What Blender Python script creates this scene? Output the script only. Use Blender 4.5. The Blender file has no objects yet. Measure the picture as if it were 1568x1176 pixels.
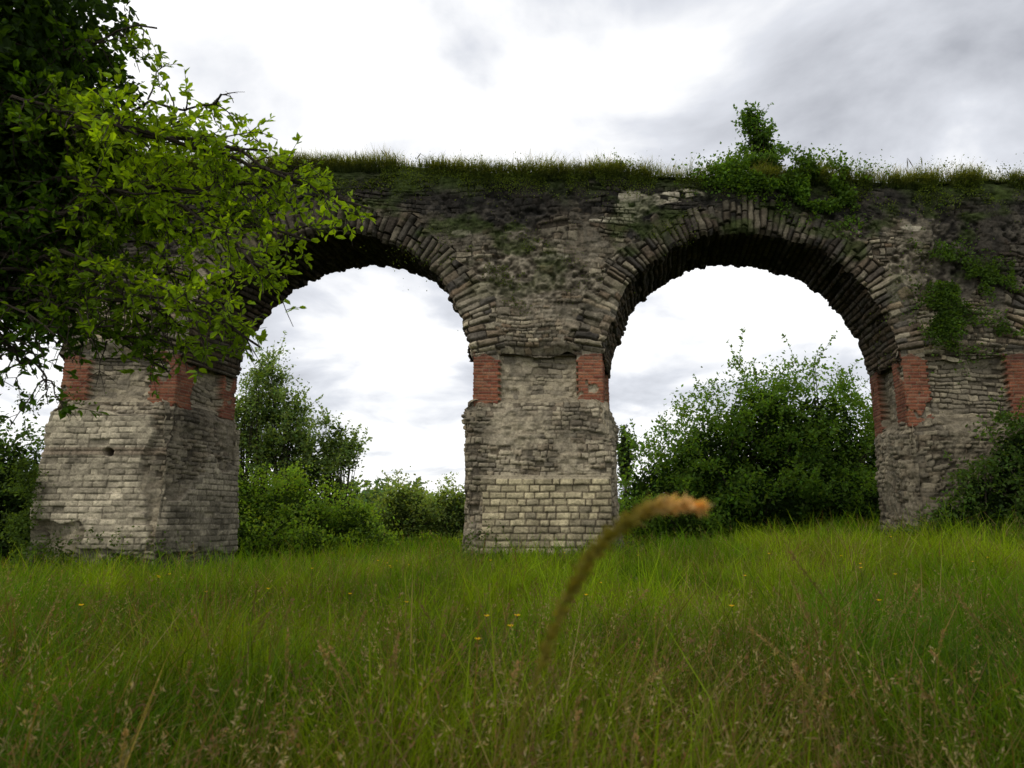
import bpy, math
import numpy as np
rng = np.random.default_rng(7)

# ------------------------------------------------------------------ noise
def h3(i, j, k):
    i = np.asarray(i, dtype=np.int64); j = np.asarray(j, dtype=np.int64)
    a = (i*374761393 + j*668265263 + int(k)*1274126177) & 0xffffffff
    a = ((a ^ (a >> 13))*1274126177) & 0xffffffff
    a = ((a ^ (a >> 15))*668265263) & 0xffffffff
    a = a ^ (a >> 16)
    return a/4294967295.0
def vn(x, y, s=0):
    x = np.asarray(x, float); y = np.asarray(y, float)
    i = np.floor(x); j = np.floor(y); fx = x-i; fy = y-j
    i = i.astype(np.int64); j = j.astype(np.int64)
    fx = fx*fx*(3-2*fx); fy = fy*fy*(3-2*fy)
    a = h3(i, j, s); b = h3(i+1, j, s); c = h3(i, j+1, s); d = h3(i+1, j+1, s)
    return (a*(1-fx)+b*fx)*(1-fy)+(c*(1-fx)+d*fx)*fy
def fbm(x, y, o=4, s=0):
    r = 0; amp = 1; tot = 0
    for k in range(o):
        r = r+amp*vn(x*2**k+13.7*k, y*2**k-7.3*k, s+k*17); tot += amp; amp *= .5
    return r/tot
def ss(a, b, x):
    t = np.clip((np.asarray(x, float)-a)/(b-a), 0, 1); return t*t*(3-2*t)
def lerp(a, b, t): return a+(b-a)*t
def mixc(a, b, t):
    t = np.asarray(t)[..., None]; return a*(1-t)+b*t
def gauss(x, c, s): return np.exp(-((x-c)/s)**2)

def courses(u, v, h, L, seed, jit=.3):
    r = np.floor(v/h).astype(np.int64); fv = v/h-r
    Lr = L*(.75+.5*h3(r, 1, seed))
    uu = u/Lr+h3(r, 0, seed)*9
    i = np.floor(uu).astype(np.int64); f = uu-i
    jl = (h3(i, r, seed+1)-.5)*2*jit; jr = (h3(i+1, r, seed+1)-.5)*2*jit
    i = np.where(f < jl, i-1, np.where(f > 1+jr, i+1, i))
    f = uu-i
    jl = (h3(i, r, seed+1)-.5)*2*jit; jr = (h3(i+1, r, seed+1)-.5)*2*jit
    du = np.minimum(f-jl, 1+jr-f)*Lr; dv = np.minimum(fv, 1-fv)*h
    e = np.minimum(du, dv)
    return e, h3(i, r, seed+2), h3(i, r, seed+3), h3(i, r, seed+4), r
def rubble(X, Z, h, L, seed, warp=1., bias=0.):
    """irregular split-stone facing -> (stone mask, displacement, hash b, hash c)"""
    rough = (fbm(X*6, Z*6, 3, seed+7)-.5)
    Zw = Z+((fbm(X*.45, Z*.45, 2, seed)-.5)*.45+(vn(X*1.1+3, Z*4.2, seed+1)-.5)*.14)*warp+rough*.07
    Xw = X+(fbm(X*5+9, Z*5, 2, seed+2)-.5)*.09
    e, a_, b_, c_, _ = courses(Xw, Zw, h, L, seed, .38)
    jw = .008+.035*fbm(X*1.3, Z*1.3, 3, seed+3)**2
    fill = ss(.51, .63, fbm(X*1.1, Z*1.1, 4, seed+4)+bias)
    st = np.maximum(ss(.002, 1, e/jw), fill*.8)
    miss = (a_ > .88)*(1-fill*.6)
    d = -.05+st*(.03+.06*a_*(1-.6*fill))-miss*.08*st+rough*(.06+.05*fill)+(fbm(X*14, Z*14, 2, seed+5)-.5)*.025
    st = st*(1-.65*miss)
    return st, d, b_, c_, fill

# ------------------------------------------------------------------ mesh accumulation
class Acc:
    def __init__(s): s.V = []; s.F = []; s.C = []; s.M = []; s.n = 0
    def add(s, V, F, C, m=0):
        V = np.asarray(V, float).reshape(-1, 3); F = np.asarray(F, np.int64).reshape(-1, 4)
        C = np.broadcast_to(np.asarray(C, float), (len(V), 3))
        s.V.append(V); s.F.append(F+s.n); s.C.append(C); s.M.append(np.full(len(F), m)); s.n += len(V)
    def build(s, name, mats, smooth=True, parent=None):
        V = np.concatenate(s.V); F = np.concatenate(s.F); C = np.concatenate(s.C); M = np.concatenate(s.M)
        me = bpy.data.meshes.new(name)
        me.vertices.add(len(V)); me.vertices.foreach_set("co", V.astype(np.float32).ravel())
        me.loops.add(4*len(F)); me.loops.foreach_set("vertex_index", F.astype(np.int32).ravel())
        me.polygons.add(len(F)); me.polygons.foreach_set("loop_start", np.arange(0, 4*len(F), 4, dtype=np.int32))
        me.polygons.foreach_set("use_smooth", np.full(len(F), smooth, dtype=bool))
        for m in mats: me.materials.append(m)
        me.polygons.foreach_set("material_index", M.astype(np.int32))
        me.update(calc_edges=True)
        at = me.color_attributes.new(name="Col", type='FLOAT_COLOR', domain='POINT')
        c4 = np.ones((len(V), 4), np.float32); c4[:, :3] = np.clip(C, 0, 1)
        at.data.foreach_set("color", c4.ravel())
        ob = bpy.data.objects.new(name, me); bpy.context.scene.collection.objects.link(ob)
        if parent: ob.parent = parent
        return ob
def empty(name):
    e = bpy.data.objects.new(name, None); bpy.context.scene.collection.objects.link(e); return e
def gridF(nr, nc, closed=False, flip=False):
    i = np.arange(nr-1)[:, None]; j = np.arange(nc if closed else nc-1)[None, :]
    j2 = (j+1) % nc
    F = np.stack([i*nc+j, i*nc+j2, (i+1)*nc+j2, (i+1)*nc+j], -1).reshape(-1, 4)
    return F[:, ::-1] if flip else F

# ------------------------------------------------------------------ materials
def mat_masonry(name, bump=.5, sc=22, lo=.6, hi=1.4):
    m = bpy.data.materials.new(name); m.use_nodes = True; nt = m.node_tree; N = nt.nodes; L = nt.links
    b = N["Principled BSDF"]; b.inputs["Roughness"].default_value = .95
    b.inputs["Specular IOR Level"].default_value = .12
    at = N.new("ShaderNodeAttribute"); at.attribute_name = "Col"
    tc = N.new("ShaderNodeTexCoord")
    n1 = N.new("ShaderNodeTexNoise"); n1.inputs["Scale"].default_value = sc; n1.inputs["Detail"].default_value = 5; n1.inputs["Roughness"].default_value = .7
    L.new(tc.outputs["Object"], n1.inputs["Vector"])
    mr = N.new("ShaderNodeMapRange"); mr.inputs["From Min"].default_value = .25; mr.inputs["From Max"].default_value = .75
    mr.inputs["To Min"].default_value = lo; mr.inputs["To Max"].default_value = hi
    L.new(n1.outputs["Fac"], mr.inputs["Value"])
    mx = N.new("ShaderNodeVectorMath"); mx.operation = 'SCALE'
    L.new(at.outputs["Color"], mx.inputs[0]); L.new(mr.outputs[0], mx.inputs["Scale"])
    L.new(mx.outputs[0], b.inputs["Base Color"])
    bp = N.new("ShaderNodeBump"); bp.inputs["Strength"].default_value = bump; bp.inputs["Distance"].default_value = .04
    L.new(n1.outputs["Fac"], bp.inputs["Height"]); L.new(bp.outputs[0], b.inputs["Normal"])
    return m
def mat_leaf(name, trans=.4):
    m = bpy.data.materials.new(name); m.use_nodes = True; nt = m.node_tree; N = nt.nodes; L = nt.links
    b = N["Principled BSDF"]; b.inputs["Roughness"].default_value = .6; b.inputs["Specular IOR Level"].default_value = .12
    at = N.new("ShaderNodeAttribute"); at.attribute_name = "Col"
    L.new(at.outputs["Color"], b.inputs["Base Color"])
    tr = N.new("ShaderNodeBsdfTranslucent")
    sc = N.new("ShaderNodeVectorMath"); sc.operation = 'MULTIPLY'; sc.inputs[1].default_value = (2.3, 2.1, .6)
    L.new(at.outputs["Color"], sc.inputs[0]); L.new(sc.outputs[0], tr.inputs["Color"])
    mx = N.new("ShaderNodeMixShader"); mx.inputs[0].default_value = trans
    L.new(b.outputs[0], mx.inputs[1]); L.new(tr.outputs[0], mx.inputs[2])
    L.new(mx.outputs[0], N["Material Output"].inputs["Surface"])
    return m
M_ST = mat_masonry("weathered_limestone", .7, 16, .5, 1.45); M_BR = mat_masonry("red_brick", .4, 30)
M_LF = mat_leaf("leaf_green", .48); M_GR = mat_leaf("grass_blade", .42)
M_BK = mat_masonry("bark", .8, 30); M_SOIL = mat_masonry("soil_and_turf", .6, 6)

# ------------------------------------------------------------------ terrain
def gh(X, Y):
    X = np.asarray(X, float); Y = np.asarray(Y, float)
    return np.clip(X, -25, 25)*.04*ss(4, 15, Y)+.3*ss(6, 12, X)*ss(8, 16, Y)+(fbm(X*.25, Y*.25, 3, 5)-.5)*.3*ss(2, 8, Y)
g = np.sinh(np.linspace(-5.2, 5.2, 240))/math.sinh(5.2)*600
GX, GY = np.meshgrid(g, g+10)
GZ = gh(GX, GY)
nse = fbm(GX*1.3, GY*1.3, 4, 9)[..., None]
GC = np.array([.04, .065, .012])*(.6+.8*nse)
a = Acc(); a.add(np.stack([GX, GY, GZ], -1), gridF(240, 240), GC.reshape(-1, 3)); a.build("meadow_ground", [M_SOIL])

# ------------------------------------------------------------------ aqueduct
YF, YB, SH = 16.95, 19.62, .2
def shear(P):
    P = P.copy(); P[..., 0] += SH*(P[..., 1]-17); return P
CZ, R = 5.03, 3.72; ZB = 5.42
PIERS = [(-22.4, -18.95), (-11.5, -8.48), (-1.04, 2.36), (9.88, 13.3), (20.75, 24.2)]
ARCH = [((PIERS[i][1]+PIERS[i+1][0])/2, (PIERS[i+1][0]-PIERS[i][1])/2) for i in range(4)]
def ztop(x): return 10.70-.024*x+(fbm(x*.4, x*0+3, 4, 3)-.5)*.3+(vn(x*4, x*0, 8)-.5)*.05
LIGHT = np.array([.45, .385, .265]); GREY = np.array([.22, .19, .14]); DARK = np.array([.045, .040, .034])
BROWN = np.array([.20, .14, .085]); MORT = np.array([.085, .07, .05]); BLACK = np.array([.011, .011, .011])
def edge_n(ph, k):
    r = np.floor(ph*R/.17).astype(np.int64)
    return (h3(r, k, 77)-.4)*.09+(vn(ph*4, ph*0+k, 4)-.5)*.14
def wall_field(X, Z, sd=0):
    bias = .09*ss(8.0, 9.4, Z)
    s1, d1, b1, c1, f1 = rubble(X, Z, .115, .23, 11+sd, 1.3, bias)
    s2, d2, b2, c2, f2 = rubble(X, Z, .18, .32, 61+sd, 1.3, bias)
    big = fbm(X*.7, Z*.7, 3, 90+sd) > .52
    st = np.where(big, s2, s1); d = np.where(big, d2, d1); b_ = np.where(big, b2, b1); c_ = np.where(big, c2, c1); fl = np.where(big, f2, f1)
    low = (fbm(X*.5, Z*.5, 4, 41+sd)-.5)*.34
    stc = mixc(mixc(GREY*.6, LIGHT, b_**1.7), BROWN, np.clip(c_*1.5-.7, 0, 1))
    fine0 = fbm(X*9, Z*9, 3, 84)
    col = mixc(stc, GREY*(.45+fine0)[..., None], fl*.7)
    # patches where the facing has fallen away and the rough core shows
    core = ss(.555, .60, fbm(X*.8+4, Z*.8, 4, 140+sd)+(fine0-.5)*.12)*ss(6.2, 7.4, Z)
    peb = fbm(X*7.5, Z*9, 2, 145)
    d = lerp(d, -.15+.16*peb+(fine0-.5)*.08, core)
    col = mixc(col, mixc(MORT*.7, GREY*1.25, ss(.35, .7, peb))*(.5+fine0)[..., None], core*.9); st = np.maximum(st, core)
    rg = np.zeros_like(X)
    for k, (cx, hw) in enumerate(ARCH):
        rad = np.hypot(X-cx, Z-CZ); ph = np.arctan2(Z-CZ, X-cx)
        rr = (fbm(X*5, Z*5, 3, 51)-.5)
        v = ph*R+(vn(ph*R*3.3, rad*.8, 52+k)-.5)*.18+rr*.05; u = rad+3*k+rr*.08
        ev, av, bv, cv, row = courses(u, v, .15, .55, 300+k, .36)
        outer = hw+.82+.4*(h3(row, 5, 9)-.5)+(fbm(X*1.5, Z*1.5, 2, 58)-.5)*.3
        m = (rad < outer) & (Z > CZ-.3)
        jw = .014+.04*fbm(X*2, Z*2, 3, 54)
        fillr = ss(.53, .66, fbm(X*1.3, Z*1.3, 3, 55))*.7
        stv = np.maximum(ss(.003, 1, ev/jw), fillr)
        miss = (bv > .92)
        dv = -.07+stv*(.05+.08*av)-miss*.08+rr*.08
        cv_ = mixc(mixc(DARK*1.6, LIGHT*.9, bv**1.5), BROWN, np.clip(cv*1.3-.6, 0, 1))*(1-.5*miss)[..., None]
        d = np.where(m, dv, d); st = np.where(m, stv, st); col = np.where(m[..., None], cv_, col); rg = np.where(m, 1., rg)
    stain = fbm(X*.8, Z*.8, 4, 71+sd); stk = fbm(X*2.2, Z*.45, 4, 81); fine = fbm(X*7, Z*7, 3, 83)
    col = col*np.clip(.22+.75*stain+1.1*(stk-.5)+.6*fine, .12, 2)[..., None]
    n = (stain-.5)*3.2
    dk = ss(8.6, 9.5, Z+n+(fine-.5))*(1-.5*rg)
    dk = np.maximum(dk, 1.15*gauss(X, -.2, 2.4)*gauss(Z, 9.6, 1.0)*(1-.35*rg))
    dk = np.maximum(dk, .7*ss(9.8, 12.0, X)*ss(6.0, 7.8, Z+n*.5))
    dk = np.maximum(dk, .5*rg*ss(7.2, 8.5, Z+n*.4))
    dk = np.maximum(dk, .8*ss(-7.5, -9.5, X)*ss(7.0, 8.5, Z+n*.5))
    dk = np.clip(dk*1.2, 0, 1)
    col = mixc(col, mixc(BLACK, DARK, b_**2)*(.3+1.4*fine)[..., None], dk*.93)
    W = 1.5*gauss(X, 3.2, .45)*gauss(Z, 9.6, .34)+1.6*gauss(X+(9.85-Z)*1.6, 4.5, .55)*gauss(Z, 9.8, .18)+1.1*gauss(X, -1.4, .4)*gauss(Z, 8.75, .09)+1.2*gauss(X, 2.6, .6)*gauss(Z, 9.1, .1)+1.*gauss(X, 1.1, .5)*gauss(Z, 8.1, .1)+1.*gauss(X, .9, .3)*gauss(Z, 7.7, .08)+.9*gauss(X, 10.6, .4)*gauss(Z, 8.9, .1)
    wp = ss(.35, .6, W*(.45+1.1*fine))*(b_ > .2)
    col = mixc(col, np.array([.46, .41, .31])*(.5+.9*fine)[..., None], wp*.9*np.maximum(st, .3))
    lo = ss(8.4, 6.2, Z)
    col = col*(1+.35*lo)[..., None]
    col = mixc(MORT*(.25+.7*stain)[..., None]*(1-.85*dk)[..., None], col, st)
    ms = ss(.53, .68, fbm(X*1.0, Z*1.8, 4, 121))*ss(5.8, 8.5, Z)*.65+ss(.95, .1, ztop(X)-Z+(stain-.5)*1.6)*.9
    col = mixc(col, np.array([.04, .058, .012])*(.4+1.2*fine)[..., None], np.clip(ms, 0, .88))
    return d+low*.6, col

def wall_columns(stp_in, stp_out):
    xs = []; zl = []; ks = []
    for i, (p0, p1) in enumerate(PIERS):
        s = stp_in if 0 < i < 4 else stp_out
        n = int((p1-p0)/s); x = np.linspace(p0, p1, n, endpoint=False)
        xs.append(x); zl.append(ZB+0*x); ks.append(np.full(n, -1))
        if i < 4:
            cx, hw = ARCH[i]; s = stp_in if 0 < i < 3 else stp_in*1.5
            zz = ZB-CZ; f0 = math.asin(zz/hw)
            n = int((math.pi-2*f0)*hw/s); f = np.linspace(math.pi-f0, f0, n, endpoint=False)
            x0 = cx+hw*np.cos(f)
            k = hw*math.cos(f0); x0 = cx+(x0-cx)/k*hw
            xs.append(x0); zl.append(CZ+np.sqrt(np.clip(hw**2-(np.clip((x0-cx)/hw*k, -hw, hw))**2, 0, None))); ks.append(np.full(n, i))
    return np.concatenate(xs), np.concatenate(zl), np.concatenate(ks)
def edge_push(X, Z):
    for k, (cx, hw) in enumerate(ARCH):
        dx = X-cx; dz = Z-CZ; rad = np.hypot(dx, dz); ph = np.arctan2(dz, dx)
        w = np.clip(1-(rad-hw)/.3, 0, 1)*(rad < hw+.3)*(rad > hw-.3)
        q = edge_n(ph, k)*w*ss(ZB-.1, ZB+.5, Z)
        X = X+dx/rad*q; Z = Z+dz/rad*q
    return X, Z
def wall_side(acc, stp, rows, y, sgn, sd):
    xs, zl, ks = wall_columns(stp, stp*2.2); zt = ztop(xs)
    t = np.linspace(0, 1, rows)[:, None]
    X = xs[None, :]+0*t; Z = zl[None, :]*(1-t)+zt[None, :]*t
    pier = (ks < 0)[None, :]
    Z = np.where(pier, Z+(1-t)*((fbm(X*1.5, X*0, 3, 15)-.5)*.4), Z)
    d, col = wall_field(X, Z, sd)
    top = zt[None, :]-Z
    d = d-.35*ss(.5, 0, top)-.16*ss(.35, 0, Z-ZB)*pier
    for k, (cx, hw) in enumerate(ARCH):
        rad = np.hypot(X-cx, Z-CZ); d = d-.09*np.clip(1-(rad-hw)/.12, 0, 1)*(rad > hw-.05)
    X2, Z2 = edge_push(X, Z)
    P = np.stack([X2, y-sgn*d, Z2], -1)
    acc.add(shear(P), gridF(rows, len(xs), flip=(sgn < 0)), col.reshape(-1, 3))
    return P
acq = empty("roman_aqueduct")
a = Acc(); PF = wall_side(a, .025, 225, YF, 1, 0); a.build("wall_front", [M_ST], parent=acq)
a = Acc(); PBk = wall_side(a, .07, 80, YB, -1, 500); a.build("wall_back", [M_ST], parent=acq)
a = Acc(); xt = np.arange(-22.4, 24.2, .08); zt = ztop(xt); ty = np.linspace(0, 1, 26)[:, None]
X = xt[None]+0*ty; Y = YF+.3+(YB-YF-.6)*ty+0*X
Z = zt[None]+.16*np.sin(ty*math.pi)+(fbm(X, Y, 3, 6)-.5)*.2*np.sin(ty*math.pi)-.03
a.add(shear(np.stack([X, Y, Z], -1)), gridF(26, len(xt)), (np.array([.05, .06, .02])*(.5+fbm(X*2, Y*2, 3, 6))[..., None]).reshape(-1, 3)); a.build("turf_cap", [M_SOIL], parent=acq)
a = Acc()
for xe in (PIERS[0][0], PIERS[-1][1]):
    yy, zz = np.meshgrid(np.linspace(YF+.1, YB-.1, 60), np.linspace(4, float(ztop(np.array(xe)))-.05, 120))
    d, c = wall_field(yy, zz, 900); a.add(shear(np.stack([xe+d*(1 if xe > 0 else -1), yy, zz], -1)), gridF(120, 60, flip=xe < 0), c.reshape(-1, 3))
for (p0, p1) in PIERS:
    xx, yy = np.meshgrid(np.linspace(p0+.0, p1-.0, 60), np.linspace(YF+.12, YB-.12, 50))
    zz = ZB+.03+(fbm(xx*3, yy*3, 3, 2)-.5)*.08
    a.add(shear(np.stack([xx, yy, zz], -1)), gridF(50, 60), GREY*.5)
a.build("wall_ends", [M_ST], parent=acq)
a = Acc()
for k, (cx, hw) in enumerate(ARCH):
    s = .03 if k in (1, 2) else .05
    f0 = math.asin((ZB-CZ)/hw)-.03
    f = np.linspace(f0, math.pi-f0, int(math.pi*hw/s)); v = np.linspace(0, 1, int(2.7/s))[:, None]
    kx = 1/math.cos(f0+.03)
    F_, Vv = f[None, :]+0*v, v+0*f[None, :]
    rr = hw+edge_n(F_, k)
    x0 = cx+rr*np.cos(F_)*lerp(1, kx, ss(.9, .1, np.sin(F_))); z0 = CZ+rr*np.sin(F_)
    df, _ = wall_field(cx+hw*np.cos(F_[:1]), CZ+hw*np.sin(F_[:1]), 0); db, _ = wall_field(cx+hw*np.cos(F_[:1]), CZ+hw*np.sin(F_[:1]), 500)
    yf = YF-df+.09; yb = YB+db-.09
    rgh = fbm(F_*22, Vv*16, 3, 750)-.5
    e, q, b_, c_, _ = courses(Vv*2.7+rgh*.06, F_*R+rgh*.04, .155, .42, 700+k, .34)
    st = ss(.004, .03, e)
    inner = ss(0, .04, Vv)*ss(1, .96, Vv)
    disp = (.05-st*(.04+.06*q)+rgh*.06)*inner + (fbm(F_*3, Vv*4, 3, k)-.5)*.16*inner
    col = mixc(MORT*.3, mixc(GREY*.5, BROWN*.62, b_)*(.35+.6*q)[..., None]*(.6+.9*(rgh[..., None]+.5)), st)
    hi = ss(.75, .2, np.sin(F_)); col = col*(.6+.6*hi)[..., None]  # shade under the vault put into the colour, darker towards the crown
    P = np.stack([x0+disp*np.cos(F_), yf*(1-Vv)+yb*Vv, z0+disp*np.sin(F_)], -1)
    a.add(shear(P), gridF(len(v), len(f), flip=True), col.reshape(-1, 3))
a.build("arch_vaults", [M_ST], parent=acq)

def perim(x0, x1, y0, y1, rc, step):
    P = []; Nn = []; U = []; CW = []; SD = []
    def seg(ax, ay, bx, by, nx, ny, sd):
        L = math.hypot(bx-ax, by-ay); n = max(2, int(L/step)); t = np.linspace(0, 1, n, endpoint=False)
        u0 = U[-1][-1]+step if U else 0
        P.append(np.stack([ax+(bx-ax)*t, ay+(by-ay)*t], -1)); Nn.append(np.tile([nx, ny], (n, 1))); U.append(u0+L*t)
        dd = np.minimum(t, 1-t)*L; CW.append(np.clip(1-dd/.3, 0, 1)*.5); SD.append(np.full(n, sd))
    def arc(cx, cy, a0, sd):
        n = max(3, int(rc*1.57/step)); t = np.linspace(0, 1, n, endpoint=False); an = a0+t*math.pi/2
        P.append(np.stack([cx+rc*np.cos(an), cy+rc*np.sin(an)], -1)); Nn.append(np.stack([np.cos(an), np.sin(an)], -1))
        U.append(U[-1][-1]+step+rc*1.57*t); CW.append(.5+.5*np.sin(t*math.pi)); SD.append(np.full(n, sd))
    seg(x0+rc, y0, x1-rc, y0, 0, -1, 0); arc(x1-rc, y0+rc, -math.pi/2, 1)
    seg(x1, y0+rc, x1, y1-rc, 1, 0, 1); arc(x1-rc, y1-rc, 0, 2)
    seg(x1-rc, y1, x0+rc, y1, 0, 1, 2); arc(x0+rc, y1-rc, math.pi/2, 3)
    seg(x0, y1-rc, x0, y0+rc, -1, 0, 3); arc(x0+rc, y0+rc, math.pi, 0)
    return [np.concatenate(q) for q in (P, Nn, U, CW, SD)]

def pier_base(k, x0, x1, zt, style, rc, step, bat=.012, name="pier_base"):
    y0, y1 = YF-.22, YB+.2
    P, Nn, U, CW, SD = perim(x0, x1, y0, y1, rc, step)
    z0 = -1.0; nz = int((zt-z0)/step); z = np.linspace(z0, zt, nz)[:, None]
    Ug = U[None]+0*z; Zg = z+0*Ug; cw = CW[None]+0*z; sd = SD[None]+0*z
    xc, yc = (x0+x1)/2, (y0+y1)/2
    st, dR, b_, c_, fl = rubble(Ug, Zg, .12, .22, 400+k, .9)
    fine = fbm(Ug*7, Zg*7, 3, 483+k)
    cR = mixc(mixc(GREY, LIGHT*1.05, b_), BROWN, np.clip(c_*1.3-.8, 0, 1)); cR = mixc(cR, (GREY*.5+LIGHT*.55)+0*cR, fl*.6)
    cR = mixc(MORT*1.1+0*cR, cR, st)
    hh, LL = {'left': (.148, .33), 'mid': (.165, .30), 'right': (.16, .3)}[style]
    rough = fbm(Ug*7, Zg*7, 3, 31+k)-.5
    e, q2, b2, c2, _ = courses(Ug+rough*.04, Zg+rough*.03+(fbm(Ug*.9, Zg*.9, 2, 21+k)-.5)*.04, hh, LL, 450+k, .3)
    w = (.028 if style == 'mid' else .018)*(.5+1.1*fbm(Ug*1.5, Zg*1.5, 3, 455))
    st2 = ss(.001, 1, e/w)
    if style == 'left': st2 = np.maximum(st2, .6*ss(.55, .65, fbm(Ug*.9, Zg*.9, 3, 457)))
    dA = -.025+st2*(.025+.026*q2)-np.where(q2 > .955, .06, 0)*st2+rough*.04
    base = np.array([.60, .52, .37]) if style == 'left' else np.array([.54, .46, .285])
    cA = base*(.55+.55*b2)[..., None]; cA = mixc(cA, GREY*.9, np.clip(c2*2-1.3, 0, 1)*.8)
    cA = mixc((np.array([.15, .13, .095]) if style == 'left' else np.array([.07, .055, .038]))+0*cA, cA, st2)
    n = (fbm(Ug*.9, Zg*.9, 4, 460+k)-.5)
    uf = np.where(sd == 0, P[None, :, 0]+0*z, 1e3)
    if style == 'left':
        m = (Zg < zt-.35+n*.9) & ((sd > 0) | (uf < x1-.55+n*1.2)) & ((Zg > 1.2+n*.8) | (uf > x0+1.1+n*1.4)) & (Zg > .45+n) & ~((sd == 1) & (Zg > 2.4+n*2.5))
    elif style == 'mid':
        m = (Zg < 2.3) & (Zg > .35+n*.6) & (uf > x0+.5+n*.9) & (uf < x1-.12+n*.3)
    else:
        m = (Zg < 1.0+n) & (uf < 100)
    mf = m.astype(float)
    d = np.where(m, dA+.02, dR); col = np.where(m[..., None], cA, cR)
    if style == 'left':
        bd = ((Zg > 2.84) & (Zg < 3.05) & (uf < 100))
        eb, qb, bb, _, _ = courses(Ug, Zg, .065, .3, 480); sb = ss(.0, .012, eb)
        col = np.where(bd[..., None], mixc(col, mixc(MORT*.9+0*col, np.array([.30, .23, .16])*(.7+.6*bb)[..., None], sb), .75*np.ones_like(Zg)), col)
        hole = gauss(uf, x0+1.75, .14)*gauss(Zg, 2.93, .11)
        d = d-.3*ss(.3, .8, hole); col = mixc(col, np.array([.02, .02, .02]), ss(.3, .8, hole)*.9)
        stn = gauss(uf, x0+1.75, .08)*ss(1.3, 2.8, Zg)*ss(2.95, 2.7, Zg)
        col = col*(1-.4*stn)[..., None]
    if style == 'mid':
        bd = (Zg > 2.28) & (Zg < 2.38) & (uf > x0+.4) & (uf < x1-.1)
        d = np.where(bd, .025+rough*.02, d); col = np.where(bd[..., None], LIGHT*.7, col)
    low = (fbm(Ug*.7, Zg*.7, 4, 470+k)-.5)
    d = d+low*(.32 if style != 'left' else .18)*(1-.6*mf)-(.09*(1-mf))
    d = d-cw*(.03+.55*np.clip(fbm(Ug*.3, Zg*1.5, 4, 490+k)-.3, 0, 1))*(1-.2*mf)
    if style == 'right': d = d-cw*.14
    if style == 'left': d = d-.22*gauss(uf, x0+.45, .4)*gauss(Zg, .75, .45)
    top = zt-Zg; d = d-.12*ss(.3, 0, top)
    d = d+.12*ss(1.0, -.5, Zg)
    stn = fbm(Ug*.8, Zg*.8, 4, 71+k); stk = fbm(Ug*2.5, Zg*.4, 3, 76+k)
    mult = {'left': 1.08, 'mid': 1.0, 'right': .62}[style]
    col = col*(np.clip(.15+.85*stn+.7*(stk-.3)+.55*fine, .18, 2)*mult)[..., None]
    col = mixc(col, np.array([.045, .04, .03]), ss(.62, .80, stn+.3*(fine-.5))*.6)
    col = mixc(col, np.array([.06, .075, .03]), ss(1.3, .3, Zg+n)*.4)
    if style == 'left': col = col*(1-.5*(sd == 1)*ss(.2, .6, fine+.2))[..., None]  # shade on the right flank put into the stone colour
    sc = 1+bat*(zt-Zg)
    X = xc+(P[None, :, 0]-xc)*sc+Nn[None, :, 0]*d; Y = yc+(P[None, :, 1]-yc)*sc+Nn[None, :, 1]*d
    G = np.stack([X, Y, Zg], -1)
    a = Acc(); a.add(shear(G), gridF(nz, len(U), closed=True), col.reshape(-1, 3))
    t = np.linspace(0, 1, 14)[:, None]
    Lr = G[-1]
    X = Lr[None, :, 0]*(1-t*.45)+xc*t*.45; Y = Lr[None, :, 1]*(1-t*.45)+yc*t*.45
    Z = zt+.28*t**.7+(fbm(X*4, Y*4, 3, 33)-.5)*.16*ss(0, .2, t)
    cc = LIGHT*(.35+.8*fbm(X*5, Y*5, 3, 34))[..., None]
    a.add(shear(np.stack([X, Y, Z], -1)), gridF(14, len(U), closed=True), (cc*mult*.8).reshape(-1, 3))
    a.build(name, [M_ST], parent=acq)

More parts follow.
